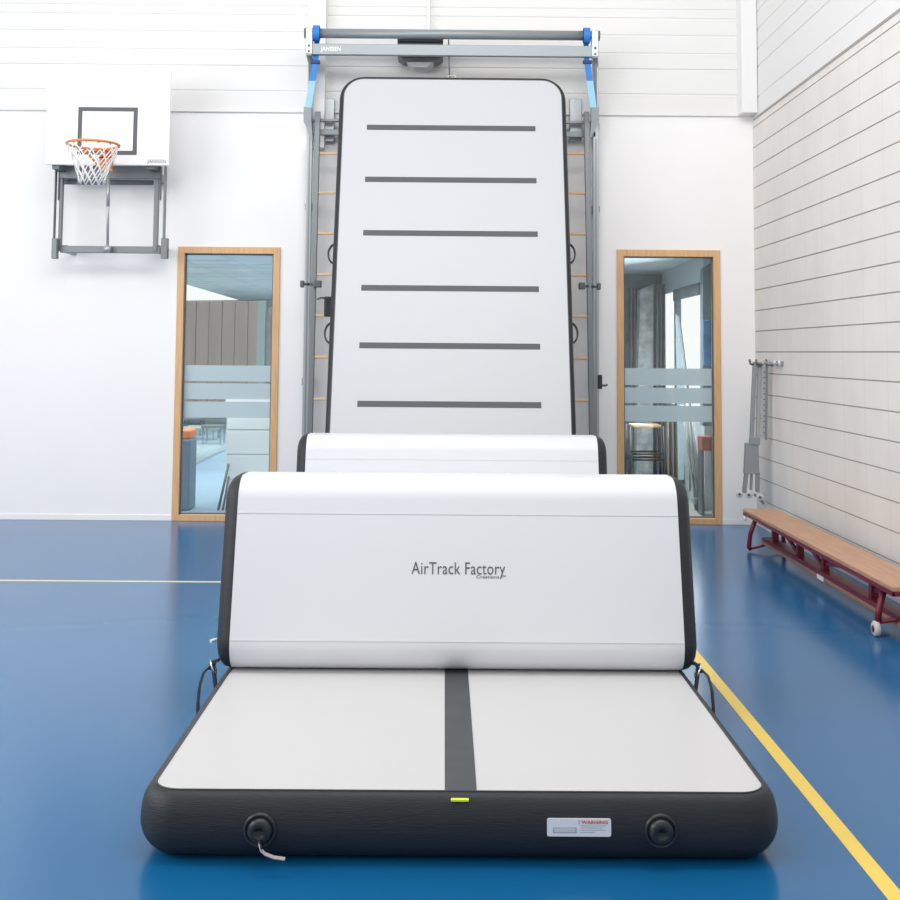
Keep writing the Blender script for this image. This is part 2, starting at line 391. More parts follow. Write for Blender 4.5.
# right room
struct(MB().box(.7, 3.3, YB, 14.0, -.1, 0).build('floor_store_room', M['pallet']))
struct(MB().box(.7, 3.3, YB, 14.0, 2.46, 2.55).build('ceiling_store_room', M['r_ceil2']))
struct(MB().box(.7, 3.3, 13.9, 14.0, 0, 2.46).box(.6, .7, YB, 14.0, 0, 2.55).box(3.3, 3.4, YB, 14.0, 0, 2.55).build('wall_store_room', M['tealw']))
YC = 13.3
def curtain(name, x0, x1, ytop, ybot, Y, m, label, waves=5, amp=.03, parentcat='curtain'):
    xa_, xb_ = at(x0, 320, Y).x, at(x1, 320, Y).x; z0_, z1_ = (0.02 if ybot is None else at((x0+x1)/2, ybot, Y).z), at((x0+x1)/2, ytop, Y).z
    b = MB(); N = waves*8; fr, bk = [], []
    for i in range(N+1):
        x = xa_+(xb_-xa_)*i/N; y = Y+amp*math.sin(i*2*math.pi/8)
        fr.append((x, y)); bk.append((x, y+.006))
    poly = [(x, y, z0_) for x, y in fr]+[(x, y, z0_) for x, y in bk[::-1]]
    b.prism(poly, (0, 0, z1_-z0_))
    for f in b.bm.faces: f.smooth = False
    o = b.build(name, m); return tag(o, label, parentcat)
curtain('curtain', 655, 665.5, 284, None, 12.9, M['curt'], 'dark grey curtain hanging between stone pillar and bright window', 3)
curtain('curtain', 629, 640, 288, None, 13.2, M['brown'], 'grey-brown curtain left of the stone pillar in the store room', 3)
zc = at(648, 284, 13.0).z
o = MB().prism([at(640, 290, 13.0), at(653.5, 284, 13.0), at(653.5, 480, 13.0), at(636, 480, 13.0)], (0, .25, 0)).build('stone_pillar', M['stone'], bevel=.01)
tag(o, 'mottled grey stone pillar behind the right window', 'pillar')
# angled wall with bright window
Nn = at(703, 300, 11.2); Ff = at(666, 300, 13.2); Nn.z = Ff.z = 0
dv = (Ff-Nn); L = dv.length; dv.normalize(); nv = Vector((dv.y, -dv.x, 0)); 
if nv.x < 0: nv = -nv
def wl(s0, s1, z0, z1, th, off=0):
    p = [Nn+dv*s0+nv*off, Nn+dv*s1+nv*off]
    return [(p[0].x, p[0].y, z0), (p[1].x, p[1].y, z0), (p[1].x, p[1].y, z1), (p[0].x, p[0].y, z1)], nv*th
def s_of(px):                       # parameter where the view line at px crosses the angled wall
    d = ray(px, 340); lo_, hi_ = -1, 3
    for _ in range(40):
        m_ = (lo_+hi_)/2; P = Nn+dv*m_
        if P.x/P.y > d.x/d.y: lo_ = m_
        else: hi_ = m_
    return m_
ceilz = 2.36
b = MB()
for (s0, s1, z0, z1) in ((-.02, L+.25, 0, 2.46),):
    p, v = wl(s0, s1, z0, z1, .12); b.prism(p, v)
struct(b.build('wall_store_angled', M['greyw']))
p, v = wl(s_of(702.5), s_of(666.5), .95, 2.18, .02, -.012)
struct(MB().prism(p, v).build('window_4', M['daylight']))
b = MB()
for (s0, s1, z0, z1) in ((s_of(679.5), s_of(677), .9, 2.12), (s_of(682.5), s_of(681), .9, 2.12), (s_of(702), s_of(676), 2.08, 2.20)):
    p, v = wl(s0, s1, z0, z1, .05, -.03); b.prism(p, v)
b.build('window_frame', M['curt'], bpy.data.objects['window_4'])
o = MB().prism([at(703, 268, 11.0), at(714, 262, 11.0), at(714, 426, 11.0), at(703, 426, 11.0)], (0, .12, 0)).build('hanging_banner', M['tealw']); tag(o, 'dull teal banner hanging right of the store room window', 'banner')
o = pbox(MB(), 703.5, 320, 711, 366, 10.93, .05).build('hanging_cloth', M['bluec'], bevel=.01); tag(o, 'mid blue cloth hanging on the dull teal banner', 'cloth')
# things leaning in the store room
a0, a1 = at(678, 316, 11.9), at(684, 400, 11.5)
def lean(name, pts, r, m, label, cat):
    o = MB().tube(pts, r).build(name, m); return tag(o, label, cat)
o = MB().prism([at(676, 314, 11.9), at(679, 318, 11.9), at(686, 400, 11.9), at(684, 480, 11.9), at(679, 480, 11.9)], (0, .03, 0)).build('leaning_board', M['paleb']); tag(o, 'pale blue pointed board leaning against the bright window', 'board')
lean('pole', [at(679, 316, 11.75), at(699, 480, 11.25)], .012, M['steeld'], 'dark thin pole leaning in front of the bright window', 'pole')
curtain('dust_sheet', 664, 682, 414, 486, 12.2, M['curtb'], 'taupe dust sheet draped low beside the black stool', 4, .05, 'sheet')
curtain('drape', 688, 697, 414, 492, 11.7, mat('pale_drape', (.52, .54, .52), .8), 'pale grey drape hanging behind the wheeled stand', 2, .04, 'drape')
t = thing('wheeled_stand', (at(697.5, 505, 11.2).x, 11.2, 0), 'silver wheeled pole stand behind the right window', 'stand')
for dx, top in ((-.05, 1.0), (.0, 1.05), (.045, .9)): MB().tube([(dx*.4, 0, .07), (dx-.08, .05, top)], .014).build('pole', M['steell'], t)
MB().box(-.05, .05, -.06, .06, .06, .12).build('base', M['steel'], t, .01)
for sy in (-.05, .05): MB().lathe([(0, -.015), (.045, -.015), (.05, 0), (.045, .015), (0, .015)], (0, sy, .05), (1, 0, 0), 20).build('wheel', M['rubber'], t)
t = thing('storage_crate', (at(706.5, 500, 10.9).x, 10.9, 0), 'red-brown crate on a dark rack behind the right window', 'crate')
pz = at(707, 450, 10.9).z
MB().box(-.06, .1, -.1, .1, pz, pz+.13).build('crate', M['rbrick'], t, .006)
for sx in (-.05, .08): MB().box(sx-.012, sx+.012, -.08, .08, 0, pz).build('leg', M['steeld'], t)
# bar stool
t = thing('bar_stool', (at(645, 480, 12.2).x, 12.2, 0), 'black metal bar stool with a wooden seat behind the right window', 'stool')
zs_ = at(645, 424, 12.2).z; w_ = .19
MB().box(-.15, .15, -.15, .15, zs_-.03, zs_).build('seat', mat('stool_seat_wood', (.42, .29, .18), .6), t, .008)
for sx in (-1, 1):
    for sy in (-1, 1): MB().tube([(sx*.20, sy*.17, 0), (sx*.17, sy*.13, zs_-.01)], .016).build('leg', M['rubber'], t)
for zz in (zs_-.30, zs_-.36):
    k = .19-.05*zz/zs_
    for yy in (-.15, .15): MB().tube([(-k, yy, zz), (k, yy, zz)], .011).build('footrest', M['rubber'], t)
# room lights
def area(name, loc, sx, sy, e, rot=(0, 0, 0), col=(1, 1, 1), spread=180):
    l = bpy.data.lights.new(name, 'AREA'); l.shape = 'RECTANGLE'; l.size = sx; l.size_y = sy; l.energy = e; l.color = col; l.spread = R(spread)
    o = bpy.data.objects.new(name, l); COL.objects.link(o); o.location = loc; o.rotation_euler = rot; return o
area('side_room_fill', (-2.9, 15.5, 2.5), 4, 8, 420, spread=115)  # unseen fill lights added to brighten the room behind the left window
area('side_room_fill', (-2.9, 20.5, 2.5), 4, 4, 140, spread=115)
area('side_room_fill', (-2.3, 10.75, 2.3), 2, .3, 22, (R(0), 0, 0), spread=120)  # small fill added to brighten the cabinet front, no fitting there
area('store_room_fill', (1.6, 11.6, 2.40), 1.2, 1.6, 55, spread=130)  # unseen fill light added to brighten the store room
area('store_room_daylight', (2.2, 12.0, 1.4), 1.5, 1.6, 34, (0, R(90), R(20)))
# ------------------------------------------------------------------ air mat (floor)
HW = .93          # half width of the grey top
def round_rect(x0, x1, y0, y1, r, n=10):
    p = []
    for (c, a) in (((x1-r, y0+r), -90), ((x1-r, y1-r), 0), ((x0+r, y1-r), 90), ((x0+r, y0+r), 180)):
        p += arc(c, r, a, a+90, n)
    return p
def air_mat(parent, x0, x1, y0, y1, t, bulge, r, topm, botm, tuck=0, nprof=18):
    """inner outline x0..x1, y0..y1 (the grey sheet); sides bulge out by bulge"""
    base = round_rect(x0, x1, y0, y1, r)
    N = len(base); cen = []
    out = []
    for i in range(N):                                   # outward normals
        a, c_ = Vector(base[i-1]), Vector(base[(i+1) % N]); d = (c_-a).normalized(); out.append(Vector((d.y, -d.x)))
    b = MB(); rings = []
    for k in range(nprof+1):
        ang = R(90-180*k/nprof); dx = bulge*max(0, math.cos(ang))**.9 if ang >= 0 else bulge-(bulge+tuck)*(1-math.cos(ang)); z_ = t/2+t/2*math.sin(ang)
        rings.append([b.bm.verts.new((base[i][0]+out[i].x*dx, base[i][1]+out[i].y*dx, z_)) for i in range(N)])
    for A, B in zip(rings, rings[1:]):
        for i in range(N): b.face([A[i], A[(i+1) % N], B[(i+1) % N], B[i]], 0, True)
    side = b.build('side_band', M['black'], parent)
    for nm, z_, m in (('top_sheet', t, topm), ('bottom_sheet', 0, botm)):
        b = MB(); b.face([b.bm.verts.new((p[0]-n_.x*tuck*(z_ == 0), p[1]-n_.y*tuck*(z_ == 0), z_)) for p, n_ in zip(base, out)]); 
        o = b.build(nm, m, parent, fix=False)
        if nm == 'bottom_sheet': o.data.flip_normals()
    return side
y0 = atz(300, 790.3, .2).y
xm0 = atz(157, 774, .2).x; xm1 = atz(763, 780, .2).x; xmid = (xm0+xm1)/2
print('mat x', xm0, xm1, 'y0', y0)
mt = thing('air_mat', (xmid, y0, 0), 'inflated air mat lying on the floor, black sides and one black centre stripe', 'air mat')
LM = 9.0-y0
HM = .918
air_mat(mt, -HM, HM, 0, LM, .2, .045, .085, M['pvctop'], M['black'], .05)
s0, s1 = atz(444.8, 788, .2).x-xmid, atz(476.5, 788, .2).x-xmid
MB().box(s0, s1, .003, LM-.01, .2002, .2016).build('centre_stripe', M['stripe'], mt)
# hem along the front edge
base = round_rect(-HM, HM, 0, LM, .085)
b = MB(); b.tube([(p[0], p[1], .2) for p in base], .0035, 6, closed=True); b.build('piping', M['rubber'], mt)
lm = local(mt)
yf = -.044
def valve(px, py, strap):
    c = at(px, py, y0+yf); c = lm(c); c.y = yf+.002
    v = MB().lathe([(.050, .012), (.050, -.004), (.047, -.010), (.041, -.011), (.039, -.004), (.036, -.004), (.035, -.016), (.030, -.022), (.014, -.024), (.012, -.020), (0, -.020)], c, (0, 1, 0), 36).build('valve', M['rubber'], mt)
    b = MB(); b.bar(c+Vector((-.018, -.024, 0)), c+Vector((.018, -.024, 0)), .005, .007); b.build('valve_grip', M['rubber'], v)
    if strap:
        pts = []
        P = [at(259, 843, y0-.09), at(261, 850, y0-.10), at(265, 854, y0-.105), at(274, 857.5, y0-.11), at(285, 859, y0-.115)]
        P = [lm(p) for p in P]
        for p in P: p.z = max(p.z, .004)
        MB().ribbon(P, .012, .003, (0, 1, .3)).build('pull_tab', mat('translucent_tether', (.36, .34, .33), .3), v)
        MB().tube([c+Vector((0, -.012, -.046)), P[0], P[1]], .004).build('cord', M['rubber'], v)
valve(260, 830, True); valve(661, 831, False)
# printed warning label
c0, c1 = lm(at(547, 836, y0-.044)), lm(at(611, 818.5, y0-.044))
lb = MB(); w, h = c1.x-c0.x, c1.z-c0.z
P = round_rect(c0.x, c1.x, c0.z, c1.z, .006, 4)
lb.prism([(p[0], -.047, p[1]) for p in P], (0, .004, 0))
lbo = lb.build('warning_label', M['label'], mt)
def lrect(u0, u1, v0, v1, m, nm='print', o_=0):
    MB().box(c0.x+w*u0, c0.x+w*u1, -.0478-o_, -.0465, c0.z+h*v0, c0.z+h*v1).build(nm, m, lbo)
lrect(.09, .46, .20, .52, M['greyink'], 'barcode_block'); lrect(.11, .44, .25, .47, mat('pale_grey_print', (.60, .64, .65), .6), 'grey_field', .0006)
textobj('warning_text', '! WARNING', .0135, M['redink'], lbo, (c0.x+w*.72, -.0478, c0.z+h*.80), (R(90), 0, 0), .0003, sx=1.15, bold=.0003)
for k, vv in enumerate((.62, .50, .38, .26)):
    lrect(.52, .92-.05*(k % 2)-.12*(k == 3), vv-.02, vv+.015, M['greyink'], 'small_print')
p0, p1 = lm(at(451, 801.5, y0-.045)), lm(at(469, 797.5, y0-.045))
MB().box(p0.x, p1.x, -.036, -.004, .183, .189).build('loop_tag', M['tag'], mt, .001)
# straps and rings on the sides near the block
def side_strap(sgn, lab):
    t = thing('lashing_strap', (xmid+sgn*.95, 4.78, .21), lab, 'strap')
    MB().tube([(sgn*(.035+.010*math.sin(R(k*30))), .022*math.cos(R(k*30)), .005+.026*math.sin(R(k*30))) for k in range(12)], .0045, 8, closed=True).build('ring', M['chrome'], t)
    MB().ribbon([(sgn*.012, .0, .035), (sgn*.03, 0, .03), (sgn*.036, 0, .0), (sgn*.028, -.01, -.03), (sgn*.02, -.02, -.07)], .02, .012, (0, 1, 0)).build('webbing', M['web'], t)
    pts = [(sgn*.035, 0, .0), (sgn*.05, -.02, .01), (sgn*.065, -.05, -.005), (sgn*.075, -.07, -.05), (sgn*.077, -.085, -.11), (sgn*.075, -.09, -.17), (sgn*.07, -.08, -.205)]
    MB().ribbon(pts, .016, .010, (0, 1, .2)).build('loose_end', M['web'], t)
side_strap(-1, 'black lashing strap with ring at the left foot of the front air block'); side_strap(1, 'black lashing strap with ring at the right foot of the front air block')
# ------------------------------------------------------------------ upright air blocks
def hull_profile(cs, d):
    """cs: list of (y, z, r) counter-clockwise; rounded polygon inset by d"""
    n = len(cs); out = []
    for i in range(n):
        p, c, q = cs[i-1], cs[i], cs[(i+1) % n]
        def edge_normal(a, b_):
            v = Vector((b_[0]-a[0], b_[1]-a[1])); L_ = v.length; ang = math.atan2(v.y, v.x)
            off = math.asin(max(-1, min(1, (b_[2]-a[2])/L_)))       # external tangent, ccw outside on the right
            return ang-math.pi/2-off
        a0 = edge_normal(p, c); a1 = edge_normal(c, q)
        while a1 < a0: a1 += 2*math.pi
        r_ = max(c[2]-d, .004)
        for k in range(11):
            a = a0+(a1-a0)*k/10; out.append((c[0]+r_*math.cos(a), c[1]+r_*math.sin(a)))
    return out
def air_block(loc, label, cs, logo):
    t = thing('air_block', loc, label, 'air block')
    pr = hull_profile(cs, 0)
    hw = .918; b = MB()
    A = [b.bm.verts.new((-hw, p[0], p[1])) for p in pr]; B = [b.bm.verts.new((hw, p[0], p[1])) for p in pr]; n = len(pr)
    for i in range(n): b.face([A[i], A[(i+1) % n], B[(i+1) % n], B[i]], 0, True)
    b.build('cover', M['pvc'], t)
    for sg in (-1, 1):
        b = MB(); rings = []
        for dx, ins in ((0, -.0005), (.010, .001), (.030, .007), (.044, .020), (.055, .040), (.062, .066), (.064, .096)):
            rings.append([b.bm.verts.new((sg*(hw+dx), p[0], p[1])) for p in hull_profile(cs, ins)])
        for P, Q in zip(rings, rings[1:]):
            for i in range(n): b.face([P[i], P[(i+1) % n], Q[(i+1) % n], Q[i]], 0, True)
        b.face(rings[-1]); sd = b.build('side_panel', M['black'], t)
        b = MB(); pp = hull_profile(cs, .012); b.tube([(sg*(hw+.028), p[0], p[1]) for p in pp], .003, 6, closed=True); b.build('piping', M['rubber'], sd)
    # glued seam strips across the cover
    b = MB()
    prn = hull_profile(cs, -.0012)
    return t, pr, prn
CS = [(.10, .115, .112), (.62, .115, .112), (.35, .652, .118), (.235, .652, .118)]
# order ccw in (y,z): front-bottom, back-bottom, back-top, front-top
yblk = atz(456, 668.5, .2).y-.10
bx = xmid+.004
blk, pr, prn = air_block((bx, yblk, .2), 'front air block with a lettered face, standing on the air mat', CS, True)
def face_pt(u):          # point on front face between front-bottom (0) and front-top (1), plus outward normal
    a, c = Vector((CS[0][0], CS[0][1])), Vector((CS[3][0], CS[3][1])); v = (c-a); L_ = v.length; v.normalize()
    off = math.asin((CS[3][2]-CS[0][2])/L_); n_ = Vector((-math.cos(0), 0)); n_ = Vector((-v.y, v.x)); 
    pa = a+n_*CS[0][2]; pc = c+n_*CS[3][2]
    return pa+(pc-pa)*u, n_, (pc-pa).normalized()
def seams(t):
    for u, hh in ((.90, .006), (-.01, .006)):
        p, n_, v = face_pt(u); p = p+n_*.0004
        pts = [p-v*hh/2, p+v*hh/2, p+v*hh/2+n_*.0014, p-v*hh/2+n_*.0014]
        MB().prism([(-.916, q.x, q.y) for q in pts], (1.832, 0, 0)).build('seam', M['pvc'], t)
seams(blk)
lb_ = local(blk)
pl = lb_(at(458, 564, yblk+.17)); 
best = min((abs(face_pt(u/100)[0].y-pl.z), u/100) for u in range(0, 101))[1]
p, n_, v = face_pt(best); tilt = math.atan2(v.x, v.y)
lg = thing('x', (0, 0, 0), None, None); bpy.data.objects.remove(lg)
s_px = 1150/(yblk+.17)
pp = Vector((pl.x, p.x+n_.x*.0012, p.y+n_.y*.0012))
lt = textobj('lettering', 'AirTrack Factory', .070, M['ink'], blk, pp, (R(90)-tilt, 0, 0), .0004, sx=.80)
wd = lt.dimensions.x if lt.dimensions.x > 0 else 1
xs_ = [v_.co.x for v_ in lt.data.vertices]; ys_ = [v_.co.y for v_ in lt.data.vertices]
k_ = (90/s_px)/(max(xs_)-min(xs_)); lt.data.transform(Matrix.Diagonal((k_, 1, 1, 1))); 
print('text', k_, max(ys_)-min(ys_))
textobj('small_lettering', 'TRAMPOLINES ™'.replace('TRAMPOLINES', 'Creations'), .018, M['ink'], blk, pp+Vector((.135, -.031*v.x, -.031*v.y)), (R(90)-tilt, 0, 0), .0004, sx=1.25)
Y2 = 7.22
blk2, _, _ = air_block((at(452, 440, 7.4).x, Y2-.05, .2), 'rear air block with a plain face, behind the lettered one', CS, False)
seams(blk2)
# white plastic clip at the left flank of the front block
cc = lb_(at(213.5, 641, yblk+.1))
MB().tube([(cc.x+.03, .12, cc.z+.003), (cc.x, .11, cc.z+.002), (cc.x-.012, .10, cc.z-.002)], .007, 10).build('inflation_nozzle', M['white'], blk)
# ------------------------------------------------------------------ tall air panel leaning on the frame
ybase, ytop, ztop = 8.72, 9.74, 3.79
th = .15
ang = math.atan2(ytop-ybase, ztop-.2); Lp = math.hypot(ytop-ybase, ztop-.242)
xp = (at(331, 420, 8.93).x+at(570.5, 420, 8.93).x)/2
print('panel half', (at(570.5, 420, 8.93).x-at(331, 420, 8.93).x)/2)
# local: x across, y along length (up the lean), z thickness -> front face looks to the viewer
tp = thing('air_panel', (xp, ybase+th*math.cos(ang)+.0, .242), 'tall pale air panel leaning upright, six grey stripes across', 'air panel')
tp.rotation_euler = (R(90)-ang, 0, 0)
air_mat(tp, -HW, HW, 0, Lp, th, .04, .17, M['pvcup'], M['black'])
lp = lambda p: (Matrix.Rotation(R(90)-ang, 3, 'X').transposed() @ (Vector(p)-Vector(tp.location)))
def on_panel(px, py):
    o = lp(CAMP); d = (Matrix.Rotation(R(90)-ang, 3, 'X').transposed() @ ray(px, py)); k = (th-o.z)/d.z; return o+d*k
print('panel top local', on_panel(452, 80), Lp, on_panel(340, 100))
for (xa_, xb_, yy) in ((366.5, 534.5, 128), (365, 536, 180), (363.5, 537, 233.5), (362, 538, 288.5), (360.5, 539, 346), (359, 540.5, 404.5)):
    a_, b_ = on_panel(xa_, yy), on_panel(xb_, yy); yc = on_panel(450, yy).y
    MB().box(-.724, .700, yc-.024, yc+.024, th+.0002, th+.0018).build('stripe', M['grey_stripe'], tp)
base = round_rect(-HW, HW, 0, Lp, .17)
MB().tube([(p_[0], p_[1], th) for p_ in base], .004, 6, closed=True).build('piping', M['grey_stripe'], tp)
for (px_, py_, sg) in ((327, 250, -1), (325, 330, -1), (573, 250, 1), (576, 330, 1)):
    q = on_panel(px_, py_); x_ = sg*(HW+.035)
    pts = [(x_-sg*.01+sg*.055*math.sin(R(a_)), q.y+.085*math.cos(R(a_)), .06) for a_ in range(0, 181, 15)]
    MB().ribbon(pts, .022, .013, (0, 0, 1)).build('carry_handle', M['web'], tp)
# ------------------------------------------------------------------ climbing frame
cf = thing('climbing_frame', (xp, YW, 0), 'tall grey steel climbing frame with wooden rungs mounted on the end wall', 'climbing frame')
lc = local(cf)
YA = YW-.12
xAl, xAr = at(307.2, 300, YA).x, at(595.8, 300, YA).x
ztopA = at(450, 50, YA).z
for X in (xAl, xAr):
    b = MB(); b.box(X-.026-xp, X+.026-xp, -.14, -.09, 0, 4.12)
    b.build('upright', M['steell'], cf, .004)
    MB().box(X-.006-xp, X+.006-xp, -.143, -.139, .2, 3.4).build('guide_slot', M['steel'], cf)
    for zz in (.3, 1.2, 2.75, 3.5):
        MB().box(X-.04-xp, X+.04-xp, -.09, 0, zz, zz+.06).build('wall_bracket', M['steel'], cf, .004)
# leaning ladder rails
def yz(zz): return YW-.20-.40*(3.62-zz)/3.3
for sg, ptop, pbot in ((-1, 317.8, 309.8), (1, 586.5, 592.0)):
    A_ = lc(at(ptop, 112, yz(3.62))); B_ = lc(at(pbot, 432, yz(.83)))
    d_ = (B_-A_); C_ = A_+d_*((A_.z-.25)/(A_.z-B_.z))
    MB().bar(A_, C_, .034, .05, (1, 0, 0)).build('ladder_rail', M['steelm'], cf, .006)
    if sg < 0: LA, LB = A_, C_
    else: RA, RB = A_, C_
for yy in (154.5, 194, 234.5, 275.5, 316.5, 358, 400, 443, 487):
    zz = at(450, yy, yz(at(450, yy, 9.9).z)).z
    if zz < .3: continue
    k = (LA.z-zz)/(LA.z-LB.z); a_ = LA+(LB-LA)*k; b_ = RA+(RB-RA)*k
    MB().tube([a_, b_], .013, 12).build('rung', M['rung'], cf)
# cross rails high up behind the panel
for yy, h_ in ((121.5, .025), (133.5, .05)):
    a_ = at(450, yy, YW-.12)
    MB().box(xAl-xp, xAr-xp, -.14, -.10, a_.z-h_/2, a_.z+h_/2).build('cross_rail', M['steel'], cf, .004)
for px_ in (328.5, 575.5):
    a_ = at(px_, 120, YW-.03)
    MB().box(a_.x-xp-.055, a_.x-xp+.055, -.06, -.066+.066, a_.z-.20, a_.z+.19).build('wall_plate', M['steell'], cf, .006)
# outrigger arms at the top
YP = YW-.40
xPl, xPr = at(309.5, 45, YP).x-xp, at(594.5, 45, YP).x-xp
zb = at(450, 51.0, YP).z; zp_ = at(450, 34.5, YP).z
for X, Xp, sg in ((xAl-xp, xPl, -1), (xAr-xp, xPr, 1)):
    MB().bar((X, -.09, zb-.03), (Xp, -.44, zb-.03), .05, .06).build('outrigger_arm', M['steel'], cf, .004)
    MB().prism([(X-.012, -.14, 3.62), (X-.012, -.14, zb-.05), (Xp-.012, -.36, zb-.05)], (.024, 0, 0)).build('gusset', M['steel'], cf)
    MB().box(Xp-.03, Xp+.03, -.445, -.36, zb-.05, zp_+.04).build('end_bracket', M['steell'], cf, .006)
    for dz in (-.025, .025): MB().lathe([(0, -.452), (.010, -.452), (.010, -.444), (0, -.444)], (Xp, 0, zb+dz), (0, 1, 0), 6).build('bolt', M['steeld'], cf)
    MB().lathe([(0, -.045), (.045, -.045), (.045, -.025), (.025, -.02), (.025, .0), (0, 0)], (Xp, -.40, zp_), (-sg, 0, 0), 16).build('bearing', M['steeld'], cf)
    a_ = at(308 if sg < 0 else 594.5, 120, YA-.03); a_.x -= xp
    MB().prism([(a_.x-.035, -.19, a_.z+.11), (a_.x+.035, -.19, a_.z+.11), (a_.x+.035, -.19, a_.z-.02), (a_.x+(.05 if sg < 0 else -.05), -.19, a_.z-.2), (a_.x-.035, -.19, a_.z-.02)], (0, .045, 0)).build('hinge_plate', M['steel'], cf)
MB().tube([(xPl, -.40, zp_), (xPr, -.40, zp_)], .042, 24).build('roller_pipe', M['steel'], cf)
bm_ = MB().box(xPl-.03, xPr+.03, -.43, -.38, zb-.048, zb+.048).build('cross_beam', M['steel'], cf, .004)
a_ = lc(at(331, 49.5, YP-.03)); textobj('beam_lettering', 'JANSSEN', .050, M['white'], bm_, (a_.x, -.4315, zb+.0), (R(90), 0, 0), .0006, sx=.85, bold=.001)
# locking knobs on rails, levers
for px_, py_, wd_ in ((302.2, 284, .035), (317.5, 284, .07), (581.8, 286, .055), (598.8, 286.5, .03)):
    a_ = lc(at(px_, py_, 9.85)); 
    MB().box(a_.x-wd_/2, a_.x+wd_/2, a_.y-.025, a_.y+.025, a_.z-.03, a_.z+.03).build('locking_block', M['steeld'], cf, .008)
    MB().tube([(a_.x, a_.y, a_.z), (a_.x+(.06 if px_ in (302.2, 581.8) else -.06), a_.y+.02, a_.z)], .012).build('locking_pin', M['steeld'], cf)
a_ = lc(at(599, 383, 9.75))
lv = MB().box(a_.x-.012, a_.x+.025, a_.y-.02, a_.y+.02, a_.z-.05, a_.z+.07).build('release_lever', M['rubber'], cf, .006)
MB().tube([(a_.x+.01, a_.y-.01, a_.z-.02), (a_.x+.05, a_.y-.03, a_.z-.02), (a_.x+.065, a_.y-.04, a_.z-.012)], .009).build('lever_arm', M['steeld'], lv)
a_ = lc(at(326.5, 306, 9.7))
lv = MB().box(a_.x-.02, a_.x+.05, a_.y-.02, a_.y+.02, a_.z-.09, a_.z+.08).build('release_lever', M['rubber'], cf, .01)
MB().tube([(a_.x, a_.y, a_.z+.06), (a_.x-.04, a_.y-.01, a_.z+.07), (a_.x-.08, a_.y-.02, a_.z+.055)], .008).build('lever_arm', M['steeld'], lv)
# blue ratchet straps
for (px_, side, lab) in ((316.5, -1, 'blue ratchet strap looped over the left end of the roller pipe'), (586.5, 1, 'blue ratchet strap looped over the right end of the roller pipe')):
    X = at(px_, 36, YP).x
    st = thing('ratchet_strap', (X, YP, zp_), lab, 'strap', 'blue straps on the climbing frame')
    ring = [(0, .058*math.cos(R(a)), .066*math.sin(R(a))) for a in range(0, 361, 15)]
    MB().ribbon(ring, .056, .008).build('loop', M['blue'], st)
    L1 = [(0, .03, -.05), (0, .045, -.13), (0, .0, -.20), (0, -.05, -.26)]
    MB().ribbon(L1, .045, .006).build('webbing', M['blue'], st)
    zb_ = at(px_, 65, YP).z-zp_
    MB().box(-.04, .04, -.075, -.045, zb_-.005, zb_+.025).build('buckle', M['navy'], st, .004)
    e = at(308.5 if side < 0 else 593, 108, YP-.04); ex = e.x-X; ez = e.z-zp_
    MB().ribbon([(0, -.06, zb_), (ex*.4, -.062, zb_+(ez-zb_)*.4)], .052, .006).build('tail', M['blue'], st)
    MB().ribbon([(ex*.4, -.062, zb_+(ez-zb_)*.4), (ex, -.064, ez)], .056, .006).build('tail_end', M['lblue'], st)
# wall light behind the beam
a_ = at(420.5, 55, YW-.2); 
wl_ = thing('wall_lamp', (a_.x, YW-.05, a_.z), 'dark grey wall lamp with tapered housing behind the steel beam', 'lamp')
u = 1150/(YW-.2)
MB().box(-23/u, 23/u, -.28, 0, 10/u, 13.5/u).build('top_plate', M['steeld'], wl_, .004)
MB().prism([(-23/u, -.27, 9.5/u), (23/u, -.27, 9.5/u), (23/u, -.27, -4/u), (17/u, -.27, -8/u), (-17/u, -.27, -8/u), (-23/u, -.27, -4/u)], (0, .25, 0)).build('housing', M['steeld'], wl_, .01)
MB().prism([(-14/u, -.2, -8/u), (14/u, -.2, -8/u), (7/u, -.2, -14/u), (-7/u, -.2, -14/u)], (0, .18, 0)).build('lower_shade', mat('pale_grey_shade', (.60, .61, .60), .6), wl_, .01)
# cords
a_ = at(428.5, 10, YW-.06)
o = MB().box(a_.x-.012, a_.x+.012, YW-.075, YW-.04, at(428, 66, YW).z, 6.9).build('cable_conduit', M['white'], bevel=.003); tag(o, 'thin white cable conduit running up the cladding', 'conduit')
a_, b_ = at(448.5, 40, YP+.06), at(449.5, 78, 9.82)
t = thing('safety_rope', b_, 'thin dark rope tying the tall panel to the roller pipe', 'rope')
MB().tube([(a_.x-b_.x, a_.y-b_.y, a_.z-b_.z), (0, 0, .0)], .006).build('rope', M['steeld'], t)
MB().tube([(.0+.035*math.cos(R(k*30))+.02, 0, .01+.012*math.sin(R(k*30))) for k in range(12)], .005, 8, closed=True).build('carabiner', mat('brass', (.75, .68, .45), .3, .6), t)
# ------------------------------------------------------------------ basketball board
YBD = 9.75
bl, br = at(46.5, 118, YBD).x, at(169.8, 118, YBD).x; zt1, zt0 = at(107, 71, YBD).z, at(107, 165, YBD).z
bxm = (bl+br)/2
bb = thing('basketball_backboard', (bxm, YW, zt0), 'white basketball backboard with orange hoop on grey folding wall frame', 'basketball hoop')
l_ = local(bb); H = zt1-zt0; W_ = (br-bl)/2
MB().box(-W_, W_, YBD-YW, YBD-YW+.03, 0, H).build('board', M['white'], bb, .006)
q0, q1 = l_(at(77, 154.5, YBD)), l_(at(138, 107.5, YBD)); lw = .036; yb = YBD-YW-.0012
MB().box(q0.x, q1.x, yb, yb+.001, q1.z-lw, q1.z).box(q0.x, q1.x, yb, yb+.001, q0.z, q0.z+lw).box(q0.x, q0.x+lw, yb, yb+.001, q0.z+lw, q1.z-lw).box(q1.x-lw, q1.x, yb, yb+.001, q0.z+lw, q1.z-lw).build('target_square', M['board_mark'], bb)
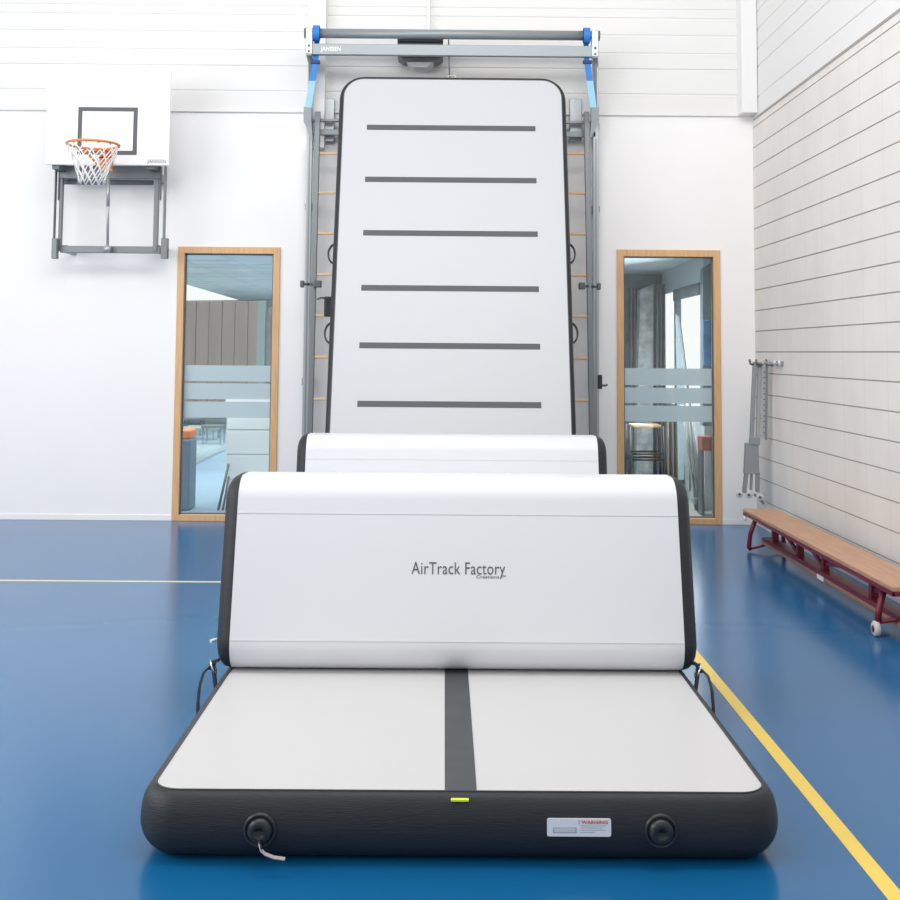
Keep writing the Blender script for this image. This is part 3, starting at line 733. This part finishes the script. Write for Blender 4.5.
a_ = l_(at(157, 161.5, YBD)); textobj('board_lettering', 'JANSSEN', .044, M['board_mark'], bb, (a_.x, yb, a_.z), (R(90), 0, 0), .0004, sx=.9)
rc = at(93, 144.5, 9.33); rc = l_(rc); rc.x = l_(at(107, 144, YBD)).x
rc = Vector((rc.x, YBD-YW-.385, l_(at(93, 144.5, YBD-.385)).z))
rim = MB().tube([(rc.x+.208*math.cos(R(k*7.5)), rc.y+.208*math.sin(R(k*7.5)), rc.z) for k in range(48)], .011, 10, closed=True).build('rim', M['orange'], bb)
b = MB()
b.prism([(rc.x-.06, YBD-YW-.005, rc.z-.05), (rc.x+.06, YBD-YW-.005, rc.z-.05), (rc.x+.06, YBD-YW-.005, rc.z+.02), (rc.x-.06, YBD-YW-.005, rc.z+.02)], (0, -.015, 0))
b.box(rc.x-.05, rc.x+.05, rc.y+.21, YBD-YW-.01, rc.z-.008, rc.z+.006)
b.bar((rc.x-.04, YBD-YW-.01, rc.z-.14), (rc.x-.13, rc.y+.18, rc.z-.01), .014, .014); b.bar((rc.x+.04, YBD-YW-.01, rc.z-.14), (rc.x+.13, rc.y+.18, rc.z-.01), .014, .014)
b.box(rc.x-.055, rc.x+.055, YBD-YW-.02, YBD-YW-.003, rc.z-.16, rc.z-.04)
b.build('rim_bracket', M['orange'], rim)
b = MB(); NS = 12; levels = [(.200, -.01), (.188, -.07), (.155, -.14), (.128, -.21), (.110, -.27), (.105, -.325)]
for k in range(NS):
    for d_ in (.5, -.5):
        pts = []
        for i, (r_, z_) in enumerate(levels):
            a = 2*math.pi*(k+d_*(i % 2 if True else 0)+ (i//2)*0)/NS
            a = 2*math.pi*(k+d_*i)/NS
            pts.append((rc.x+r_*math.cos(a), rc.y+r_*math.sin(a), rc.z+z_))
        b.tube(pts, .0055, 5)
b.build('net', M['net'], rim)
def fb(x0, y0_, x1, y1_, Y, dep, nm, m=M['steelm'], bev=.004):
    a_, c_ = l_(at(x0, y1_, Y)), l_(at(x1, y0_, Y)); return MB().box(a_.x, c_.x, a_.y, a_.y+dep, a_.z, c_.z).build(nm, m, bb, bev)
YF = 9.95
fb(59, 166, 161, 178, YF, .06, 'top_beam'); fb(57.5, 170, 63, 251, YF+.01, .05, 'frame_post'); fb(152.5, 170, 159, 251, YF+.01, .05, 'frame_post')
fb(60, 246.5, 160, 252.5, YF+.02, .05, 'bottom_beam'); fb(62, 180, 153, 184, YF+.12, .04, 'rear_bar', M['steeld'])
fb(52, 166, 56, 256, YF-.04, .05, 'folding_arm', M['steelm']); fb(161.8, 166, 166, 256, YF-.04, .05, 'folding_arm', M['steelm'])
fb(51, 238, 57, 258.5, YF-.05, .06, 'end_fitting', M['steelm']); fb(160.5, 238, 167.5, 258.5, YF-.05, .06, 'end_fitting', M['steelm'])
fb(57.5, 166, 60, 200, YF-.0, .03, 'spacer', M['steeld']); fb(159.5, 166, 161.5, 200, YF, .03, 'spacer', M['steeld'])
a_, c_ = l_(at(108.3, 178, YF-.02)), l_(at(107.5, 249, YF-.02))
MB().tube([a_, c_], .012, 10).build('gas_spring', M['steell'], bb); MB().tube([a_, a_+(c_-a_)*.4], .016, 10).build('gas_spring_sleeve', M['steell'], bb)
MB().lathe([(0, -.03), (.03, -.03), (.03, .03), (0, .03)], c_, (0, 1, 0), 16).build('pivot', M['steell'], bb)
for px_ in (62, 155):
    a_ = l_(at(px_, 172, YF)); MB().box(a_.x-.03, a_.x+.03, YBD-YW+.03, YF-YW+.01, a_.z, a_.z+.12).build('board_bracket', M['steeld'], bb)
for px_ in (62, 155):
    for py_ in (175, 248):
        a_ = l_(at(px_, py_, YF)); MB().box(a_.x-.025, a_.x+.025, YF-YW+.05, 0, a_.z-.03, a_.z+.03).build('wall_bracket', M['steel'], bb)
# ------------------------------------------------------------------ balance bench
ZB = .30
f0 = atz(741.4, 508.5, ZB); n0 = atz(894.7, 587, ZB); bw = .26
x0b = (f0.x+n0.x)/2; print('bench', f0, n0)
bn = thing('gym_bench', (x0b+bw/2, (f0.y+n0.y)/2, 0), 'long gymnastics bench, wooden seat on dark red frame, beside the block wall', 'bench')
hl = (f0.y-n0.y)/2; hwb = bw/2
MB().box(-hwb, hwb, -hl, hl, ZB-.026, ZB).build('seat_plank', M['plank'], bn, .005)
b = MB()
for sx in (-1, 1): b.box(sx*hwb-.014*(sx > 0)-.0, sx*hwb+.014*(sx < 0), -hl+.0, hl, ZB-.050, ZB-.026)
b.box(-hwb, hwb, -hl, -hl+.014, ZB-.050, ZB-.026).box(-hwb, hwb, hl-.014, hl, ZB-.050, ZB-.026)
b.build('seat_rail', M['red'], bn, .003)
MB().box(-.045, .045, -hl+.1, hl-.22, .088, .118).build('beam_rail', M['red'], bn, .003)
MB().box(-.042, .042, -hl+.08, hl-.2, .060, .088).build('balance_beam', M['redwood'], bn, .006)
ypost = []
for px_, py_ in ((767, 533), (791.5, 546), (821.8, 560), (856.5, 580)):
    P = atz(px_, py_+3, .12); ypost.append(P.y-bn.location.y)
ypost = [hl-.42, hl-1.02, hl-1.55, -hl+.62]
for yy in ypost: MB().box(-.022, .022, yy-.022, yy+.022, .11, ZB-.05).build('post', M['red'], bn, .003)
for ya, yb2 in ((ypost[0]-.10, ypost[1]), (ypost[1]-.12, ypost[2]), (ypost[2]-.55, ypost[2]-.02), (-hl+.20, ypost[3]-.02)):
    if ya > yb2: MB().bar((0, ya, ZB-.05), (0, yb2+.03, .125), .018, .024).build('brace', M['red'], bn)
    else: MB().bar((0, ya, ZB-.07), (0, yb2, .16), .018, .024).build('brace', M['red'], bn)
for sx in (-1, 1):
    MB().tube([(sx*.09, hl-.22, ZB-.05), (sx*.125, hl-.19, .13), (sx*.135, hl-.185, .03), (sx*.12, hl-.185, .016)], .017, 12).build('leg', M['red'], bn)
    MB().tube([(sx*.09, -hl+.22, ZB-.05), (sx*.13, -hl+.20, .13), (sx*.135, -hl+.20, .075)], .018, 12).build('leg', M['red'], bn)
    w_ = MB().lathe([(.0, -.016), (.034, -.016), (.041, -.010), (.041, .010), (.034, .016), (0, .016)], (sx*.145, -hl+.20, .041), (1, 0, 0), 24).build('caster_wheel', mat('cream_rubber', (.62, .60, .55), .5), bn)
    MB().lathe([(.0, -.019), (.018, -.019), (.018, .019), (0, .019)], (sx*.145, -hl+.20, .041), (1, 0, 0), 16).build('hub', M['red'], w_)
MB().tube([(-.135, hl-.185, .018), (0, hl-.18, .05), (.135, hl-.185, .018)], .010, 8).build('foot_bar', M['red'], bn)
MB().tube([(-.135, -hl+.20, .075), (0, -hl+.16, .105), (.135, -hl+.20, .075)], .012, 8).build('axle_bar', M['red'], bn)
MB().box(-.07, .12, -hl+.03, -hl+.045, .09, ZB-.05).build('end_plate', M['red'], bn, .004)
MB().box(-.050, -.0455, ypost[2]-.10, ypost[2]+.02, .062, .09).build('sticker', M['label'], bn)
b = MB()
for sx in (-1, 1): b.lathe([(0, 0), (.016, 0), (.016, .02), (0, .02)], (sx*(hwb-.01), hl-.06, ZB-.07), (sx, 0, 0), 12)
b.build('hook_roller', M['label'], bn)
# ------------------------------------------------------------------ grey apparatus hanging in the corner
YH = 9.70
hk = thing('apparatus_support', (at(757, 440, YH).x, YH, at(757, 500, YH).z), 'grey steel apparatus supports hung on the block wall, casters at the foot', 'gym equipment')
l_ = local(hk)
def hb(x0, y0_, x1, y1_, Y, dep, nm, m=M['steel'], bev=.003):
    a_, c_ = l_(at(x0, y1_, Y)), l_(at(x1, y0_, Y)); return MB().box(a_.x, c_.x, a_.y, a_.y+dep, a_.z, c_.z).build(nm, m, hk, bev)
def hbar(p0, p1, Y, w, d_, nm, m=M['steel']):
    return MB().bar(l_(at(*p0, Y)), l_(at(*p1, Y)), d_, w, (1, 0, 0)).build(nm, m, hk, .003)
hbar((754.8, 362), (751.6, 440), YH, .032, .04, 'upright'); hbar((759.5, 362), (757.5, 440), YH+.03, .03, .04, 'upright', M['steell'])
hbar((767, 366), (766, 440), YH+.02, .018, .03, 'upright', M['steel'])
pb = hbar((763.8, 364), (762.8, 438), YH, .034, .012, 'perforated_bar', M['steell'])
b = MB()
for k in range(12):
    c_ = l_(at(764, 372+k*5.5, YH-.004)); b.lathe([(0, -.009), (.006, -.009), (.006, 0), (0, 0)], c_, (0, 1, 0), 8)
b.build('hole', M['steeld'], pb)
for yy in (375, 396.5, 418): hbar((752, yy), (764, yy+.5), YH+.035, .012, .012, 'tie_bar')
hbar((749.5, 440.5), (759.5, 441.5), YH-.02, .05, .06, 'collar', M['steel'])
a_ = [l_(at(x, y, YH-.03)) for x, y in ((746, 443), (758.5, 443), (759.5, 474), (744.5, 474))]
MB().prism(a_, (0, .05, 0)).build('housing', M['steel'], hk, .004)
hbar((746.3, 472), (744.2, 493), YH, .03, .04, 'leg'); hbar((757.5, 472), (757.5, 492), YH, .03, .04, 'leg', M['steel']); hbar((751.5, 474), (751, 490), YH+.04, .02, .03, 'leg', M['steell'])
hbar((754, 494), (764, 504), YH+.02, .02, .02, 'foot_bar', M['steel'])
for px_, py_ in ((739.5, 494), (749, 494.5), (760, 497)):
    c_ = l_(at(px_, py_, YH-.01)); w_ = MB().lathe([(0, -.014), (.026, -.014), (.031, -.008), (.031, .008), (.026, .014), (0, .014)], c_, (.25, 1, 0), 20).build('caster_wheel', mat('grey_rubber', (.62, .62, .61), .5), hk)
    MB().lathe([(0, -.018), (.012, -.018), (.012, .018), (0, .018)], c_, (.25, 1, 0), 12).build('hub', M['steeld'], w_)
hbar((740, 492), (745, 490), YH, .015, .02, 'caster_arm')
for x in (751.5, 758, 768):
    a_, b_, c_ = l_(at(x-2, 359.5, YH-.02)), l_(at(x-1, 364, YH-.03)), l_(at(x+4, 365, YH+.0))
    MB().tube([a_, b_, c_, c_+Vector((.05, .1, .01))], .010, 8).build('hook', M['steeld'], hk)
hbar((757, 366), (771, 364), YH+.02, .03, .03, 'cross_piece')
# wall rail for the hooks
c_ = at(770, 363, 9.75)
t = thing('wall_hook_rail', (XR, 9.55, c_.z), 'grey hook rail screwed to the block wall above the supports', 'hook rail')
MB().box(-.022, 0, -.14, .06, -.018, .018).build('rail', M['steel'], t, .003)
for yy in (-.11, .02):
    MB().tube([(-.02, yy, 0), (-.08, yy, -.005), (-.11, yy, .012), (-.115, yy, .03)], .009, 8).build('hook', M['steell'], t)
    MB().lathe([(0, 0), (.024, 0), (.024, .012), (0, .012)], (-.022, yy, 0), (-1, 0, 0), 14).build('rosette', M['label'], t)
# ------------------------------------------------------------------ light
w = bpy.data.worlds.new('world'); scene.world = w; w.use_nodes = True
bg = w.node_tree.nodes['Background']; bg.inputs[0].default_value = (1, .99, .985, 1); bg.inputs[1].default_value = .86
area('hall_overhead_fill', (-1.0, 3.0, 6.6), 7, 8, 90)  # overhead area light added for soft shadows, no real fittings
def aim(loc, tgt): return (Vector(tgt)-Vector(loc)).to_track_quat('-Z', 'Y').to_euler()
area('end_wall_fill', (1.2, 3.5, 6.2), 9, 1.6, 340, aim((1.2, 3.5, 6.2), (1.4, 10.3, 2.4)))  # unseen area light added and aimed to brighten the end wall
area('hall_left_fill', (-6.6, 2.6, 3.6), 8, 3, 390, aim((-6.6, 2.6, 3.6), (2.8, 5.2, 2.6)))  # area light added on the left to brighten block wall and floor
scene.view_settings.view_transform = 'Standard'; scene.view_settings.look = 'None'
scene.view_settings.exposure = -.20; scene.view_settings.gamma = 1
scene.view_settings.use_curve_mapping = False
scene.cycles.max_bounces = 8; scene.cycles.transparent_max_bounces = 12
